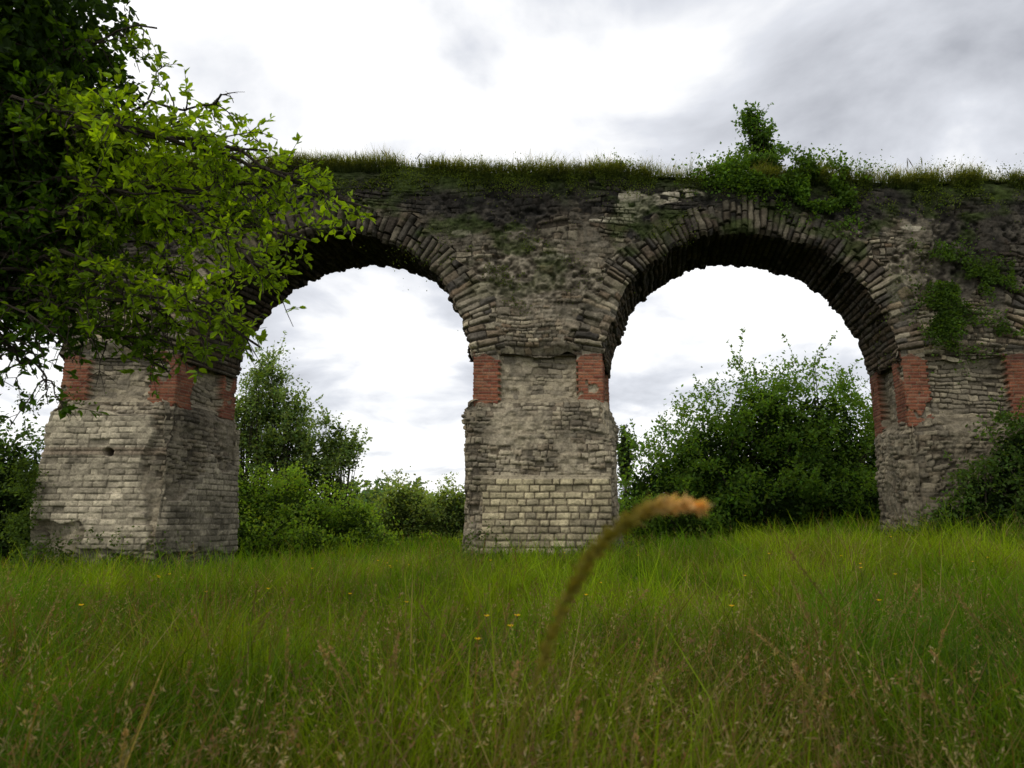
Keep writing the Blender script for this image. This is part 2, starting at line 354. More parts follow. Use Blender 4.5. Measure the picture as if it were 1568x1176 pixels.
def pier_shaft(k, x0, x1, z0, z1, step, dim=1., bw=.66):
    x0 += .05; x1 -= .05; y0, y1 = YF+.06, YB-.06
    P, Nn, U, CW, SD = perim(x0, x1, y0, y1, .03, step)
    nz = int((z1-z0)/step); z = np.linspace(z0, z1, nz)[:, None]
    Ug = U[None]+0*z; Zg = z+0*Ug
    cxd = np.minimum(P[:, 0]-x0, x1-P[:, 0])[None]+0*z; cyd = np.minimum(P[:, 1]-y0, y1-P[:, 1])[None]+0*z
    dist = np.where((np.abs(Nn[None, :, 1])+0*z) > .5, cxd, cyd)
    zr = np.floor(Zg/.082).astype(np.int64)
    brick = dist < bw+np.where(zr % 2 == 0, .03, -.03)
    broken = (fbm(Ug*2, Zg*2, 3, 510+k) > .70) | (Zg > 5.42+(fbm(Ug*3, Zg*0, 2, 511)-.5)*.4)
    brick &= ~broken
    e, q, b_, c_, _ = courses(Ug, Zg, .082, .27, 520+k, .15)
    st = ss(.001, .014, e); fine = fbm(Ug*8, Zg*8, 3, 545+k)
    cB = mixc(np.array([.34, .125, .065]), np.array([.21, .07, .045]), b_)
    cB = mixc(cB, np.array([.38, .22, .13]), np.clip(c_*1.8-1.3, 0, 1)); cB = mixc(np.array([.24, .18, .12])+0*cB, cB, st)
    dB = -.016+st*.016+.014*q+(fine-.5)*.02
    st, dS, b_, c_, fl = rubble(Ug, Zg, .12, .28, 530+k)
    dS = dS-.18+(fbm(Ug, Zg, 3, 29)-.5)*.25
    cS = mixc(MORT+0*cB, mixc(GREY, LIGHT*1.05, b_), st)
    col = np.where(brick[..., None], cB, cS); d = np.where(brick, dB, dS)
    d = np.where(broken & (dist < bw), -.1+st*.06, d)
    stn = fbm(Ug*1.2, Zg*1.2, 4, 540+k); col = col*((.3+.7*stn+.5*fine)*dim)[..., None]
    col = mixc(col, DARK, ss(5.15, 5.5, Zg)*.5)
    G = np.stack([P[None, :, 0]+Nn[None, :, 0]*d, P[None, :, 1]+Nn[None, :, 1]*d, Zg], -1)
    a = Acc(); a.add(shear(G), gridF(nz, len(U), closed=True), col.reshape(-1, 3)); a.build("brick_shaft", [M_BR], parent=acq)

pier_base(0, -22.6, -18.8, 4.2, 'right', .15, .07)
pier_base(1, -11.55, -8.36, 4.22, 'left', .14, .025, .014)
pier_base(2, -1.24, 2.58, 4.20, 'mid', .14, .025, .008)
pier_base(3, 9.70, 13.6, 3.72, 'right', .35, .03, .01)
pier_base(4, 20.5, 24.4, 4.2, 'right', .15, .07)
for k, (p0, p1) in enumerate(PIERS):
    pier_shaft(k, p0, p1, (3.6 if k == 3 else 4.1), 5.6, .018 if 0 < k < 4 else .04, .78 if k in (1, 3) else .95, .66)

# ------------------------------------------------------------------ vegetation helpers
def norm(v): return v/np.maximum(np.linalg.norm(v, axis=-1, keepdims=True), 1e-9)
def add_leaves(acc, C, L, col, mat=0, D=None, w=.3, upb=.7, good=False, rg=rng):
    n = len(C); L = np.broadcast_to(L, (n,))[:, None]
    nr = norm(rg.normal(size=(n, 3))+np.array([0, 0, upb]))
    if D is None: D = rg.normal(size=(n, 3))
    D = norm(D-nr*np.sum(D*nr, -1, keepdims=True)); S = np.cross(D, nr)
    if not good:
        V = np.stack([C, C+D*L*.45+S*L*w+nr*L*.08, C+D*L, C+D*L*.45-S*L*w+nr*L*.08], 1)
        F = np.arange(n*4).reshape(n, 4); k = 4
    else:
        V = np.stack([C, C+D*L*.25+S*L*w*.8+nr*L*.06, C+D*L*.65+S*L*w+nr*L*.08, C+D*L-nr*L*.08,
                      C+D*L*.65-S*L*w+nr*L*.08, C+D*L*.25-S*L*w*.8+nr*L*.06], 1)
        b = np.arange(n)[:, None]*6
        F = np.concatenate([b+np.array([[0, 1, 2, 3]]), b+np.array([[0, 3, 4, 5]])]); k = 6
    acc.add(V.reshape(-1, 3), F, np.repeat(col, k, 0), mat)
def tube(acc, P, r, col, mat=1, sides=5):
    P = np.asarray(P, float); n = len(P); r = np.broadcast_to(r, (n,))
    T = norm(np.gradient(P, axis=0)); ref = np.array([.31, .2, .93]) if abs(T[0, 2]) < .8 else np.array([1., .1, 0])
    A = norm(np.cross(T, ref)); B = np.cross(T, A)
    an = np.arange(sides)*2*math.pi/sides
    V = P[:, None]+(A[:, None]*np.cos(an)[None, :, None]+B[:, None]*np.sin(an)[None, :, None])*r[:, None, None]
    acc.add(V.reshape(-1, 3), gridF(n, sides, closed=True), col, mat)
def blades(acc, P, L, W, lean, cb, ct, mat=0, rg=rng):
    n = len(P); az = rg.uniform(0, 2*math.pi, n); S = np.stack([np.cos(az), np.sin(az), 0*az], -1)*W[:, None]
    up = np.zeros((n, 3)); up[:, 2] = 1
    ln = np.linalg.norm(lean, axis=1)
    mid = P+up*(L*.58)[:, None]+lean*(L*.28)[:, None]
    tip = P+up*(L*np.clip(1-.45*ln**2, -.6, 1))[:, None]+lean*L[:, None]
    V = np.stack([P-S, P+S, mid+S*.8, mid-S*.8, tip+S*.12, tip-S*.12], 1)
    b = np.arange(n)[:, None]*6
    F = np.concatenate([b+np.array([[0, 1, 2, 3]]), b+np.array([[3, 2, 4, 5]])])
    C = np.stack([cb, cb, lerp(cb, ct, .6), lerp(cb, ct, .6), ct, ct], 1)
    acc.add(V.reshape(-1, 3), F, C.reshape(-1, 3), mat)
BARK = np.array([.05, .04, .03])

def foliage(name, lobes, dens, leaf, col, seed, sig=.3, shoots=40, shootlen=.8, inner=.35, base_z=None, fill=1.6, col2=None):
    """lobes: (cx,cy,cz,rx,ry,rz)"""
    rg = np.random.default_rng(seed); acc = Acc(); col = np.asarray(col); col2 = col*1.5 if col2 is None else np.asarray(col2)
    for (cx, cy, cz, rx, ry, rz) in lobes:
        c = np.array([cx, cy, cz]); r = np.array([rx, ry, rz])
        area = (rx*rz+ry*rz+rx*ry)*4; nc = max(8, int(area*fill))
        u = norm(rg.normal(size=(nc, 3))); rad = 1-.5*rg.random(nc)**1.6
        lump = .68+.6*vn(u[:, 0]*2.3+seed, u[:, 2]*2.3+u[:, 1]*1.7, seed)
        pc = c+u*r*(rad*lump)[:, None]
        per = int(dens)
        br = rg.random(nc)*.5+.6*ss(-.6, .9, u[:, 2])  # light from above put into leaf colour: brighter clusters high on each lobe
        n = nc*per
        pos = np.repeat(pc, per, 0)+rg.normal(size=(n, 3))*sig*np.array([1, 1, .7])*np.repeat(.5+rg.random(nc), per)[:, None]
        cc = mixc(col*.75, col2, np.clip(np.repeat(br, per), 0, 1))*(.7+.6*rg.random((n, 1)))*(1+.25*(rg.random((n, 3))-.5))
        if base_z is None: ok = pos[:, 2] > gh(pos[:, 0], pos[:, 1])-.1
        else: ok = pos[:, 2] > base_z-.1
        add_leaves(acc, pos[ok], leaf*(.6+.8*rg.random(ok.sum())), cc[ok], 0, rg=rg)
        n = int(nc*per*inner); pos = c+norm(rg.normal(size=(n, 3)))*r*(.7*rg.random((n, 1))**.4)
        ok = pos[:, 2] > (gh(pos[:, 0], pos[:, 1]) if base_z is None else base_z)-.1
        add_leaves(acc, pos[ok], leaf*1.6*np.ones(ok.sum()), col[None]*.5*(.6+.6*rg.random((ok.sum(), 1))), 0, rg=rg)  # inner leaves coloured darker to stand for shade inside the foliage
        base = np.array([cx, cy, (float(gh(cx, cy)) if base_z is None else base_z)-.1])
        for i in range(min(nc, 26)):
            m = base*.45+pc[i]*.55+rg.normal(size=3)*.15*min(rx, 1); m[:2] = base[:2]*.6+pc[i][:2]*.4
            t = np.linspace(0, 1, 7)[:, None]; q = base*(1-t)**2+2*m*t*(1-t)+pc[i]*t*t
            tube(acc, q, np.linspace(.05, .01, 7)*min(rx, 1), BARK)
        ns = int(shoots*rx/2)+2
        for i in range(ns):
            k = rg.integers(nc)
            if u[k, 2] < -.1: continue
            d = norm(u[k]*np.array([.6, .6, .4])+np.array([0, 0, .9])+rg.normal(size=3)*.3)
            Ls = shootlen*(.4+.9*rg.random()); t = np.linspace(0, 1, 6)[:, None]
            q = pc[k]+d*Ls*t+np.array([d[0], d[1], -.3])*Ls*.25*t**2
            tube(acc, q, np.linspace(.01, .003, 6), BARK*1.3, sides=3)
            m = int(16*Ls/.8)+4; tt = rg.random(m)[:, None]
            pos = pc[k]+d*Ls*tt+np.array([d[0], d[1], -.3])*Ls*.25*tt**2
            cc = col2[None]*(.7+.6*rg.random((m, 1)))
            add_leaves(acc, pos, leaf*(.7+.6*rg.random(m)), cc, 0, D=norm(rg.normal(size=(m, 3))+d*.8), rg=rg)
    return acc.build(name, [M_LF, M_BK], smooth=False)

foliage("willow_tree", [(-11.7, 32, 7.6, 1.1, 1.2, 1.7), (-12.4, 32, 6.0, 1.2, 1.3, 1.5), (-10.6, 32, 6.2, 1.1, 1.2, 1.4), (-12.3, 32, 4.2, 1.7, 1.4, 1.6), (-10.2, 32, 4.4, 1.6, 1.4, 1.5), (-8.3, 32, 4.9, .8, 1., 1.2), (-7.8, 32, 4.1, .8, 1., .8), (-9.0, 32, 3.2, 1.8, 1.3, 1.4)], 70, .14, (.09, .15, .045), 1, sig=.24, shoots=60, shootlen=1.0, inner=.12, fill=2.0, col2=(.18, .26, .09))
foliage("hawthorn_shrub", [(-11, 26.5, 1.6, 2.2, 1.6, 1.9), (-8.6, 27, 1.2, 2.0, 1.5, 1.8), (-6.4, 28, .8, 1.6, 1.4, 1.4), (-9.5, 24.5, .5, 1.5, 1.2, 1.0), (-7.2, 24.8, .3, 1.4, 1.2, .8), (-5.2, 26.5, .2, 1.2, 1., .8)], 80, .12, (.09, .17, .022), 2, shoots=24, shootlen=.6, sig=.24, fill=2., col2=(.19, .30, .04))
foliage("hawthorn_shrub", [(-5.8, 37, 1.5, 1.8, 1.5, 2.0), (-3.2, 38, 1.5, 2.0, 1.5, 1.9), (-.6, 38, 1.3, 2, 1.5, 1.9), (2.2, 38, 1.3, 2, 1.5, 2.2)], 70, .15, (.12, .18, .05), 3, shoots=20, col2=(.21, .28, .08))
foliage("hazel_thicket", [(5.4, 26, 2.0, 1.6, 1.5, 1.8), (7.4, 26, 2.9, 1.8, 1.8, 2.7), (9.7, 26.5, 4.1, 2.1, 2., 3.1), (12.2, 27, 3.8, 2.2, 2, 3.3), (8.6, 24.6, 1.6, 2.6, 1.4, 1.5), (12, 25, 1.7, 2.4, 1.4, 1.6), (15.2, 27, 3.2, 2.4, 2, 3)], 85, .14, (.045, .095, .018), 4, sig=.28, shoots=60, shootlen=1.3, fill=2., col2=(.11, .20, .03))
foliage("hawthorn_shrub", [(4.6, 24, 1.0, 1.2, 1., 1.4), (6.4, 24, .9, 1.3, 1., 1.2)], 80, .12, (.09, .16, .025), 8, sig=.22, shoots=24, shootlen=.6, fill=2.)
foliage("hawthorn_shrub", [(-17.6, 24, 2.1, 2.0, 1.8, 2.6), (-20.5, 25, 2.4, 2.2, 1.8, 3.0), (-15.8, 25, 1.2, 1.6, 1.4, 2.1)], 80, .15, (.045, .085, .02), 5, shoots=20)
foliage("cypress_tree", [(9.9, 60, 6.4, .7, .7, 3.2)], 60, .25, (.05, .085, .03), 6, sig=.2, shoots=4, shootlen=.6)
rg = np.random.default_rng(11); lobes = []
for x in np.arange(-70, 75, 5.):
    lobes.append((x+rg.uniform(-1.5, 1.5), 62+rg.uniform(-5, 6)+abs(x)*.1, 1.0, 3.6, 2.4, 1.9+1.5*rg.random()+(1.5 if abs(x) > 12 else 0)))
foliage("distant_trees", lobes, 16, .5, (.08, .12, .05), 12, sig=.5, shoots=2, inner=.3)

def wall_plants(name, regs, seed, leaf=.09, col=(.08, .13, .03), yb=YF-.02):
    rg = np.random.default_rng(seed); acc = Acc(); col = np.asarray(col)
    for (x, z, sx, sz, n, thr, depth) in regs:
        X = x+rg.normal(size=n)*sx; Z = z+rg.normal(size=n)*sz
        m = fbm(X*1.7+seed, Z*1.7, 4, seed) > thr; X = X[m]; Z = Z[m]
        Y = yb-rg.random(len(X))*depth; X = X+SH*(Y-17)
        clump = .45+1.1*fbm(X*3, Z*3, 2, seed+3)
        cc = col[None]*clump[:, None]*(.6+.8*rg.random((len(X), 1)))
        nb = rg.normal(size=(len(X), 3))*.6+np.array([0, -.3, -.2])
        add_leaves(acc, np.stack([X, Y, Z], -1), leaf*(.6+.8*rg.random(len(X))), cc, 0, D=nb, upb=.3, w=.33, rg=rg)
    return acc.build(name, [M_LF], smooth=False)
wall_plants("ivy_on_wall", [(11.3, 7.3, .4, .8, 5200, .48, .14), (12.3, 7.5, .6, .25, 2600, .48, .1), (11.0, 6.2, .3, .4, 1500, .48, .1), (12.6, 6.0, .5, .3, 1300, .5, .1)], 21, .075, (.06, .11, .018))
wall_plants("overhanging_creeper", [(7.4, 10.4, .9, .28, 9000, .4, .35), (8.1, 9.8, .5, .3, 4200, .42, .2), (6.0, 10.4, .5, .2, 2200, .42, .25), (8.9, 9.5, .25, .3, 900, .42, .15)], 22, .085, (.08, .15, .022), YF+.08)
wall_plants("moss_tufts", [(.4, 7.6, .8, .5, 3600, .54, .1), (-1.2, 8.3, .9, .4, 1800, .56, .08), (4.0, 8.9, .5, .25, 900, .55, .08), (-.2, 6.9, .4, .25, 500, .5, .08), (-7, 10.3, 2.5, .25, 5000, .48, .12), (0, 10.3, 8, .24, 26000, .42, .14), (11, 10.0, 2.2, .3, 6000, .46, .12), (10.6, 6.6, .6, 1., 1200, .55, .06)], 23, .045, (.085, .12, .022), YF+.06)
wall_plants("pier_ivy", [(-11.6, 1.6, .22, .9, 3200, .42, .25), (-10.4, .35, .9, .28, 3200, .42, .35), (-8.9, .25, .6, .3, 2200, .42, .35), (-.7, .6, .25, .3, 450, .4, .2), (-11.3, 4.2, .5, .2, 500, .45, .2)], 24, .07, (.06, .10, .02), YF-.32)
foliage("ivy_bush", [(10.0, 15.9, 1.2, .5, .45, .6), (10.8, 15.9, 1.6, .7, .5, 1.0), (11.7, 15.9, 2.2, .8, .5, 1.5), (12.7, 15.9, 2.8, .9, .6, 1.9), (11.9, 15.6, 1.5, .9, .5, .8), (13.2, 15.7, 1.6, .9, .5, .9)], 80, .095, (.035, .07, .016), 25, sig=.17, shoots=50, shootlen=.6, fill=4, col2=(.075, .13, .025))
ZT = 10.6
foliage("wall_top_shrub", [(6.95, 17.5, 11.7, .4, .4, .6), (7.1, 17.5, 11.1, .5, .5, .4), (6.75, 17.5, 12.3, .22, .22, .35)], 90, .10, (.05, .10, .018), 26, sig=.12, shoots=90, shootlen=.6, base_z=ZT, fill=5, inner=.3)
foliage("wall_top_weeds", [(2.9, 17.4, 10.85, .35, .3, .18), (8.6, 17.4, 10.75, .7, .4, .25), (5.9, 17.4, 10.85, .5, .4, .18)], 30, .08, (.09, .14, .03), 27, sig=.13, shoots=70, shootlen=.35, base_z=ZT, fill=3)
foliage("wall_top_weeds", [(-8.3, 17.5, 10.95, .8, .4, .4), (-6.6, 17.5, 10.9, .5, .4, .2)], 40, .08, (.09, .08, .05), 28, sig=.15, shoots=30, shootlen=.4, base_z=ZT+.1)

# turf fringe
acc = Acc(); n = 34000; rg = np.random.default_rng(31)
x = rg.uniform(-22, 24, n); x[:28000] = rg.uniform(-14, 14, 28000); y = YF+.12+rg.random(n)**1.7*2.4
y[:9000] = YF+.0+rg.random(9000)*.4
cl = fbm(x*1.6, y*1.2, 4, 32); keep = cl > .33; x = x[keep]; y = y[keep]; cl = cl[keep]; n = len(x); z = ztop(x)-.12+.06*ss(YF, YF+.6, y)
L = (.08+.32*rg.random(n)**1.8)*(.5+1.1*ss(.35, .65, cl))
lean = rg.normal(size=(n, 3))*.3; lean[:, 2] = 0; lean[:, 1] -= .35*(y < YF+.3)
tip = np.where((rg.random(n) < .4)[:, None], np.array([.42, .34, .2]), np.array([.22, .26, .07]))*(.7+.5*rg.random((n, 1)))
cb = np.array([.07, .10, .022])*(.6+.8*rg.random((n, 1)))
blades(acc, shear(np.stack([x, y, z], -1)), L, .005+0*L, lean, cb, tip, rg=rg)
n = 16000; x = rg.uniform(-14, 14, n); cl = fbm(x*1.3, x*0+.5, 4, 36); x = x[cl > .42]; n = len(x)
P = shear(np.stack([x, YF+.02+rg.random(n)*.2, ztop(x)-.08-rg.random(n)*.25], -1)); L = .15+.3*rg.random(n)
lean = np.stack([rg.normal(size=n)*.35, -.45-.4*rg.random(n), 0*x], -1)*1.5
blades(acc, P, L, .007+0*L, lean, np.array([.055, .08, .018])*(.6+.8*rg.random((n, 1))), np.array([.15, .17, .045])*(.6+.8*rg.random((n, 1))), rg=rg)
for xs_ in list(rg.uniform(-9, 14, 50))+[10.9, 11.15, 11.3, 12.6, 12.9, 13.5, 14.0]:
    h = rg.uniform(.25, .6) if xs_ not in (10.9, 11.15, 11.3) else .8
    b = np.array([xs_, YF+.4, float(ztop(np.array(xs_)))-.05]); t = np.linspace(0, 1, 7)[:, None]
    q = b+np.array([0, 0, h])*t+np.array([rg.normal()*.2, 0, 0])*t**2
    tube(acc, q, np.linspace(.005, .003, 7), np.array([.12, .09, .05]), 0, 3)
    tube(acc, q[4:], [.008, .016, .005], np.array([.09, .07, .045]), 0, 4)
acc.build("turf_grass", [M_GR], smooth=False)

# ------------------------------------------------------------------ meadow
acc = Acc(); rg = np.random.default_rng(41)
def meadow(n, y0, y1, wmul, lmul):
    Y = rg.uniform(y0, y1, n); X = rg.uniform(-1, 1, n)*(Y*.84+1.2)
    keep = ~((Y > 16.7) & (Y < 20.1) & (((X > -12) & (X < -8.1)) | ((X > -1.2) & (X < 3)) | ((X > 9.9) & (X < 14.1))))
    X = X[keep]; Y = Y[keep]; n = len(X)
    c1 = fbm(X*.5, Y*.35, 4, 42); c2 = fbm(X*2.2, Y*1.6, 3, 43); c3 = fbm(X*.9, Y*.7, 3, 47)
    L = (.2+.40*rg.random(n)+.28*(rg.random(n) > .88))*(.3+.7*c2+.75*c3)*lmul
    W = (.0018+.0014*rg.random(n)+.00040*Y)*wmul
    lean = rg.normal(size=(n, 3))*.42; lean[:, 2] = 0; lean[:, 0] += .4*(vn(X*.6, Y*.6, 44)-.35)
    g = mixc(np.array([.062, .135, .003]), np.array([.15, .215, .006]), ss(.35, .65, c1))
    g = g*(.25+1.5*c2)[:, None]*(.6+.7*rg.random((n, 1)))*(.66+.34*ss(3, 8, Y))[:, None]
    r = rg.random(n); dry = r < .05+.16*ss(.44, .65, fbm(X*.8, Y*.5, 3, 46))+.05*ss(8, 4, Y)
    tip = g*1.35
    straw = np.array([.36, .26, .12])*(.4+.7*rg.random((n, 1))); rust = np.array([.18, .09, .04])*(.5+.7*rg.random((n, 1)))
    tip = np.where(dry[:, None], np.where((rg.random(n) < .5)[:, None], straw, rust), tip)
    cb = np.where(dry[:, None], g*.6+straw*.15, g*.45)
    P = np.stack([X, Y, gh(X, Y)-.02], -1)
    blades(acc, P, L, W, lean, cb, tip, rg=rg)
meadow(260000, 2.2, 17, 1.05, 1.1)
meadow(70000, 16, 32, 1.3, 1.05)
meadow(20000, 30, 60, 2, 1.2)
acc.build("meadow_grass", [M_GR], smooth=False)

acc = Acc(); rg = np.random.default_rng(51); n = 12000
Y = 2.2+rg.random(n)**1.25*15; X = rg.uniform(-1, 1, n)*(Y*.84+1)
keep = (fbm(X*.6, Y*.5, 3, 52) > .40) & ((Y < 16.6)); X = X[keep]; Y = Y[keep]; n = len(X)
H = .45+.5*rg.random(n)**1.3; lean = rg.normal(size=(n, 3))*.28; lean[:, 2] = 0; lean[:, 0] += .1
P = np.stack([X, Y, gh(X, Y)], -1)
sc = np.array([.2, .17, .05])*(.5+.6*rg.random((n, 1)))
blades(acc, P, H, .0013+.00022*Y, lean, sc*.5, sc, rg=rg)
tip = P+np.array([0, 0, 1])*(H*np.clip(1-.45*np.linalg.norm(lean, axis=1)**2, -.6, 1))[:, None]+lean*H[:, None]
K = 9; T = np.repeat(tip, K, 0); back = np.repeat(norm(P+np.array([0, 0, .3])*H[:, None]-tip), K, 0)
T = T+back*(rg.random((n*K, 1))*.14)+rg.normal(size=(n*K, 3))*.006
pc = np.where((rg.random(n) < .5)[:, None], np.array([.24, .14, .08]), np.array([.40, .32, .18]))*(.4+.6*rg.random((n, 1)))
add_leaves(acc, T, .017+.012*rg.random(n*K), np.repeat(pc, K, 0), 0, D=-back+rg.normal(size=(n*K, 3))*.4, w=.13, rg=rg)
acc.build("meadow_seed_heads", [M_GR], smooth=False)

acc = Acc(); n = 14000
X = rg.uniform(-14, 15, n); Y = 16.35-np.abs(rg.normal(size=n))*.6
m = (((X > -12.6) & (X < -7.6)) | ((X > -1.8) & (X < 3.2)) | (X > 8.6)) & (fbm(X*1.4, Y*1.4, 3, 61) > .46); X = X[m]; Y = Y[m]
add_leaves(acc, np.stack([X, Y, gh(X, Y)+rg.random(len(X))**1.3*.65], -1), .05+.08*rg.random(len(X)), np.array([.065, .115, .02])*(.4+.9*rg.random((len(X), 1))), 0, rg=rg)
acc.build("nettle_weeds", [M_LF], smooth=False)

acc = Acc(); rg = np.random.default_rng(71)
pts = [(-.1, 4.4), (-.2, 4.5), (-.02, 4.5), (-.16, 4.25), (-2.0, 12.2), (-2.1, 12.0), (-2.3, 12.3), (-4.6, 9.6), (-4.7, 9.4), (4.6, 9.2), (4.7, 9.5), (5.2, 11), (-1.7, 10), (1.1, 8.5), (-3.2, 7.5), (3.1, 6.1), (-5.5, 11), (7, 13), (-1, 6.7), (2.3, 12.5)]
pts += [(rg.uniform(-6, 7), rg.uniform(5, 14)) for _ in range(16)]
for (x, y) in pts:
    h = rg.uniform(.64, .78); b = np.array([x, y, float(gh(x, y))]); t = np.linspace(0, 1, 5)[:, None]
    q = b+np.array([rg.normal()*.06, rg.normal()*.05, h])*t; tube(acc, q, .003, np.array([.06, .1, .02]), 0, 3)
    for k in range(5):
        an = k*2*math.pi/5; d = np.array([[math.cos(an), math.sin(an), .45]])
        s = np.array([[-math.sin(an), math.cos(an), 0]])
        c = q[-1:]; L = .024
        acc.add(np.concatenate([c, c+d*L*.6+s*L*.5, c+d*L, c+d*L*.6-s*L*.5]), [[0, 1, 2, 3]], np.array([.8, .5, .02]), 0)
acc.build("buttercup_flowers", [M_GR], smooth=False)

def catmull(P, m=12):
    P = np.asarray(P, float); Q = np.vstack([2*P[0]-P[1], P, 2*P[-1]-P[-2]]); out = []
    for i in range(1, len(Q)-2):
        for t in np.linspace(0, 1, m, endpoint=False):
            out.append(.5*((2*Q[i])+(-Q[i-1]+Q[i+1])*t+(2*Q[i-1]-5*Q[i]+4*Q[i+1]-Q[i+2])*t*t+(-Q[i-1]+3*Q[i]-3*Q[i+1]+Q[i+2])*t**3))
    out.append(Q[-2]); return np.array(out)
def stem(name, P, headfrac, hw, cs, ch, seed, m=420, sz=.011, spread=.5, hs=(.35, .9), tr=(.0022, .001)):
    rg = np.random.default_rng(seed); acc = Acc(); q = catmull(P); n = len(q)
    tube(acc, q, np.linspace(tr[0], tr[1], n), cs, 0, 5)
    i0 = int(n*headfrac); t = i0+rg.random(m)*(n-1-i0); i = np.minimum(t.astype(int), n-2)
    pos = q[i]+(q[i+1]-q[i])*(t-i)[:, None]; T = norm(q[i+1]-q[i]); s = (t-i0)/(n-1-i0)
    w = hw*np.sin(np.clip(s*.9+.08, 0, 1)*math.pi)**.7
    off = norm(rg.normal(size=(m, 3))); pos = pos+off*(w*rg.random(m)*.8)[:, None]
    cc = lerp(np.asarray(cs)[None], np.asarray(ch)[None], ss(hs[0], hs[1], s)[:, None])*(.7+.6*rg.random((m, 1)))
    add_leaves(acc, pos, sz*(.9+.8*rg.random(m)), cc, 0, D=T+off*spread, w=.2, rg=rg)
    acc.build(name, [M_GR], smooth=False)
stem("tall_grass_stem", [(-.03, .98, .0), (-.02, .95, .6), (.008, .91, 1.1), (.03, .9, 1.2), (.066, .9, 1.29), (.1, .9, 1.345), (.135, .9, 1.383), (.175, .9, 1.408), (.205, .9, 1.414), (.247, .9, 1.411)], .34, .0115, (.17, .15, .025), (.55, .38, .18), 1, 760, .011, .6, (.5, .92))
rs = np.random.default_rng(99)
ST = [(-.45, 2.6, .95, -.25), (1.5, 2.9, 1.25, -.35), (1.25, 2.7, .85, -.2), (2.3, 3.2, 1.05, -.3), (.8, 3.3, .75, -.15), (.15, 2.3, .8, .06), (1.9, 2.7, .8, .2), (.5, 2.4, .7, -.1), (2.0, 4.0, 1.0, .3), (-.1, 2.5, .9, .12)]
ST += [(rs.uniform(-.8, .8)*y_, y_, rs.uniform(.65, 1.0), rs.normal()*.2) for y_ in rs.uniform(2.2, 4.6, 34)]
for k, (x, y, h, dx) in enumerate(ST):
    z = float(gh(x, y)); cv = .7+.7*rs.random(); stem("tall_grass_stem", [(x, y, z), (x+dx*.15, y, z+h*.4), (x+dx*.45, y, z+h*.75), (x+dx, y, z+h)], .76, .009, (.16*cv, .13*cv, .045*cv), (.26*cv, .17*cv, .09*cv), 5+k, 80, .011, .6, tr=(.003, .0014))

# ------------------------------------------------------------------ near tree (overhanging from the left)
rg = np.random.default_rng(81); acc = Acc()
def bez(a, m, b, n=14):
    t = np.linspace(0, 1, n)[:, None]; return a*(1-t)**2+2*m*t*(1-t)+b*t*t
trunk = catmull([(-6.6, 5.9, -.2), (-6.5, 5.8, 1.5), (-6.2, 5.9, 3.0), (-6.3, 5.8, 5.0), (-6.0, 5.9, 7.5)], 8)
tube(acc, trunk, np.linspace(.28, .08, len(trunk)), BARK, 1, 12)
tips = [(-3.3, 5.6, 5.85), (-2.6, 5.5, 5.1), (-2.15, 5.5, 4.55), (-1.4, 5.5, 3.95), (-1.85, 5.3, 3.3), (-2.2, 5.5, 2.85), (-3.75, 5.4, 2.4), (-2.9, 5.8, 3.5),
        (-4.2, 5.2, 6.3), (-4.6, 6.2, 5.6), (-3.6, 6.2, 5.0), (-3.0, 5.0, 4.4), (-4.3, 5.0, 4.3), (-4.0, 6.0, 3.3), (-4.6, 5.4, 2.7), (-3.2, 5.3, 2.9), (-4.4, 5.7, 5.0), (-5, 5.3, 5.6), (-2.7, 6.0, 4.3), (-4.7, 5.8, 3.9), (-4.9, 6.5, 4.8), (-4.6, 6.8, 5.9), (-5.0, 5.0, 6.6), (-4.9, 5.6, 4.2),
        (-3.0, 5.6, 4.9), (-2.5, 5.7, 4.0), (-2.9, 5.2, 4.0), (-3.5, 5.4, 4.6), (-3.5, 5.6, 4.0), (-2.4, 5.9, 3.5), (-3.9, 5.6, 5.5), (-2.2, 5.2, 4.1), (-4.4, 5.1, 3.3),
        (-2.6, 5.5, 2.75), (-3.0, 5.8, 2.65), (-2.3, 5.3, 3.0), (-3.6, 5.2, 2.8), (-3.9, 5.5, 2.7), (-1.75, 5.6, 3.75), (-2.9, 5.6, 3.0), (-2.05, 5.4, 2.75), (-1.25, 5.6, 4.05), (-1.9, 5.6, 4.3)]
LP = []; LD = []
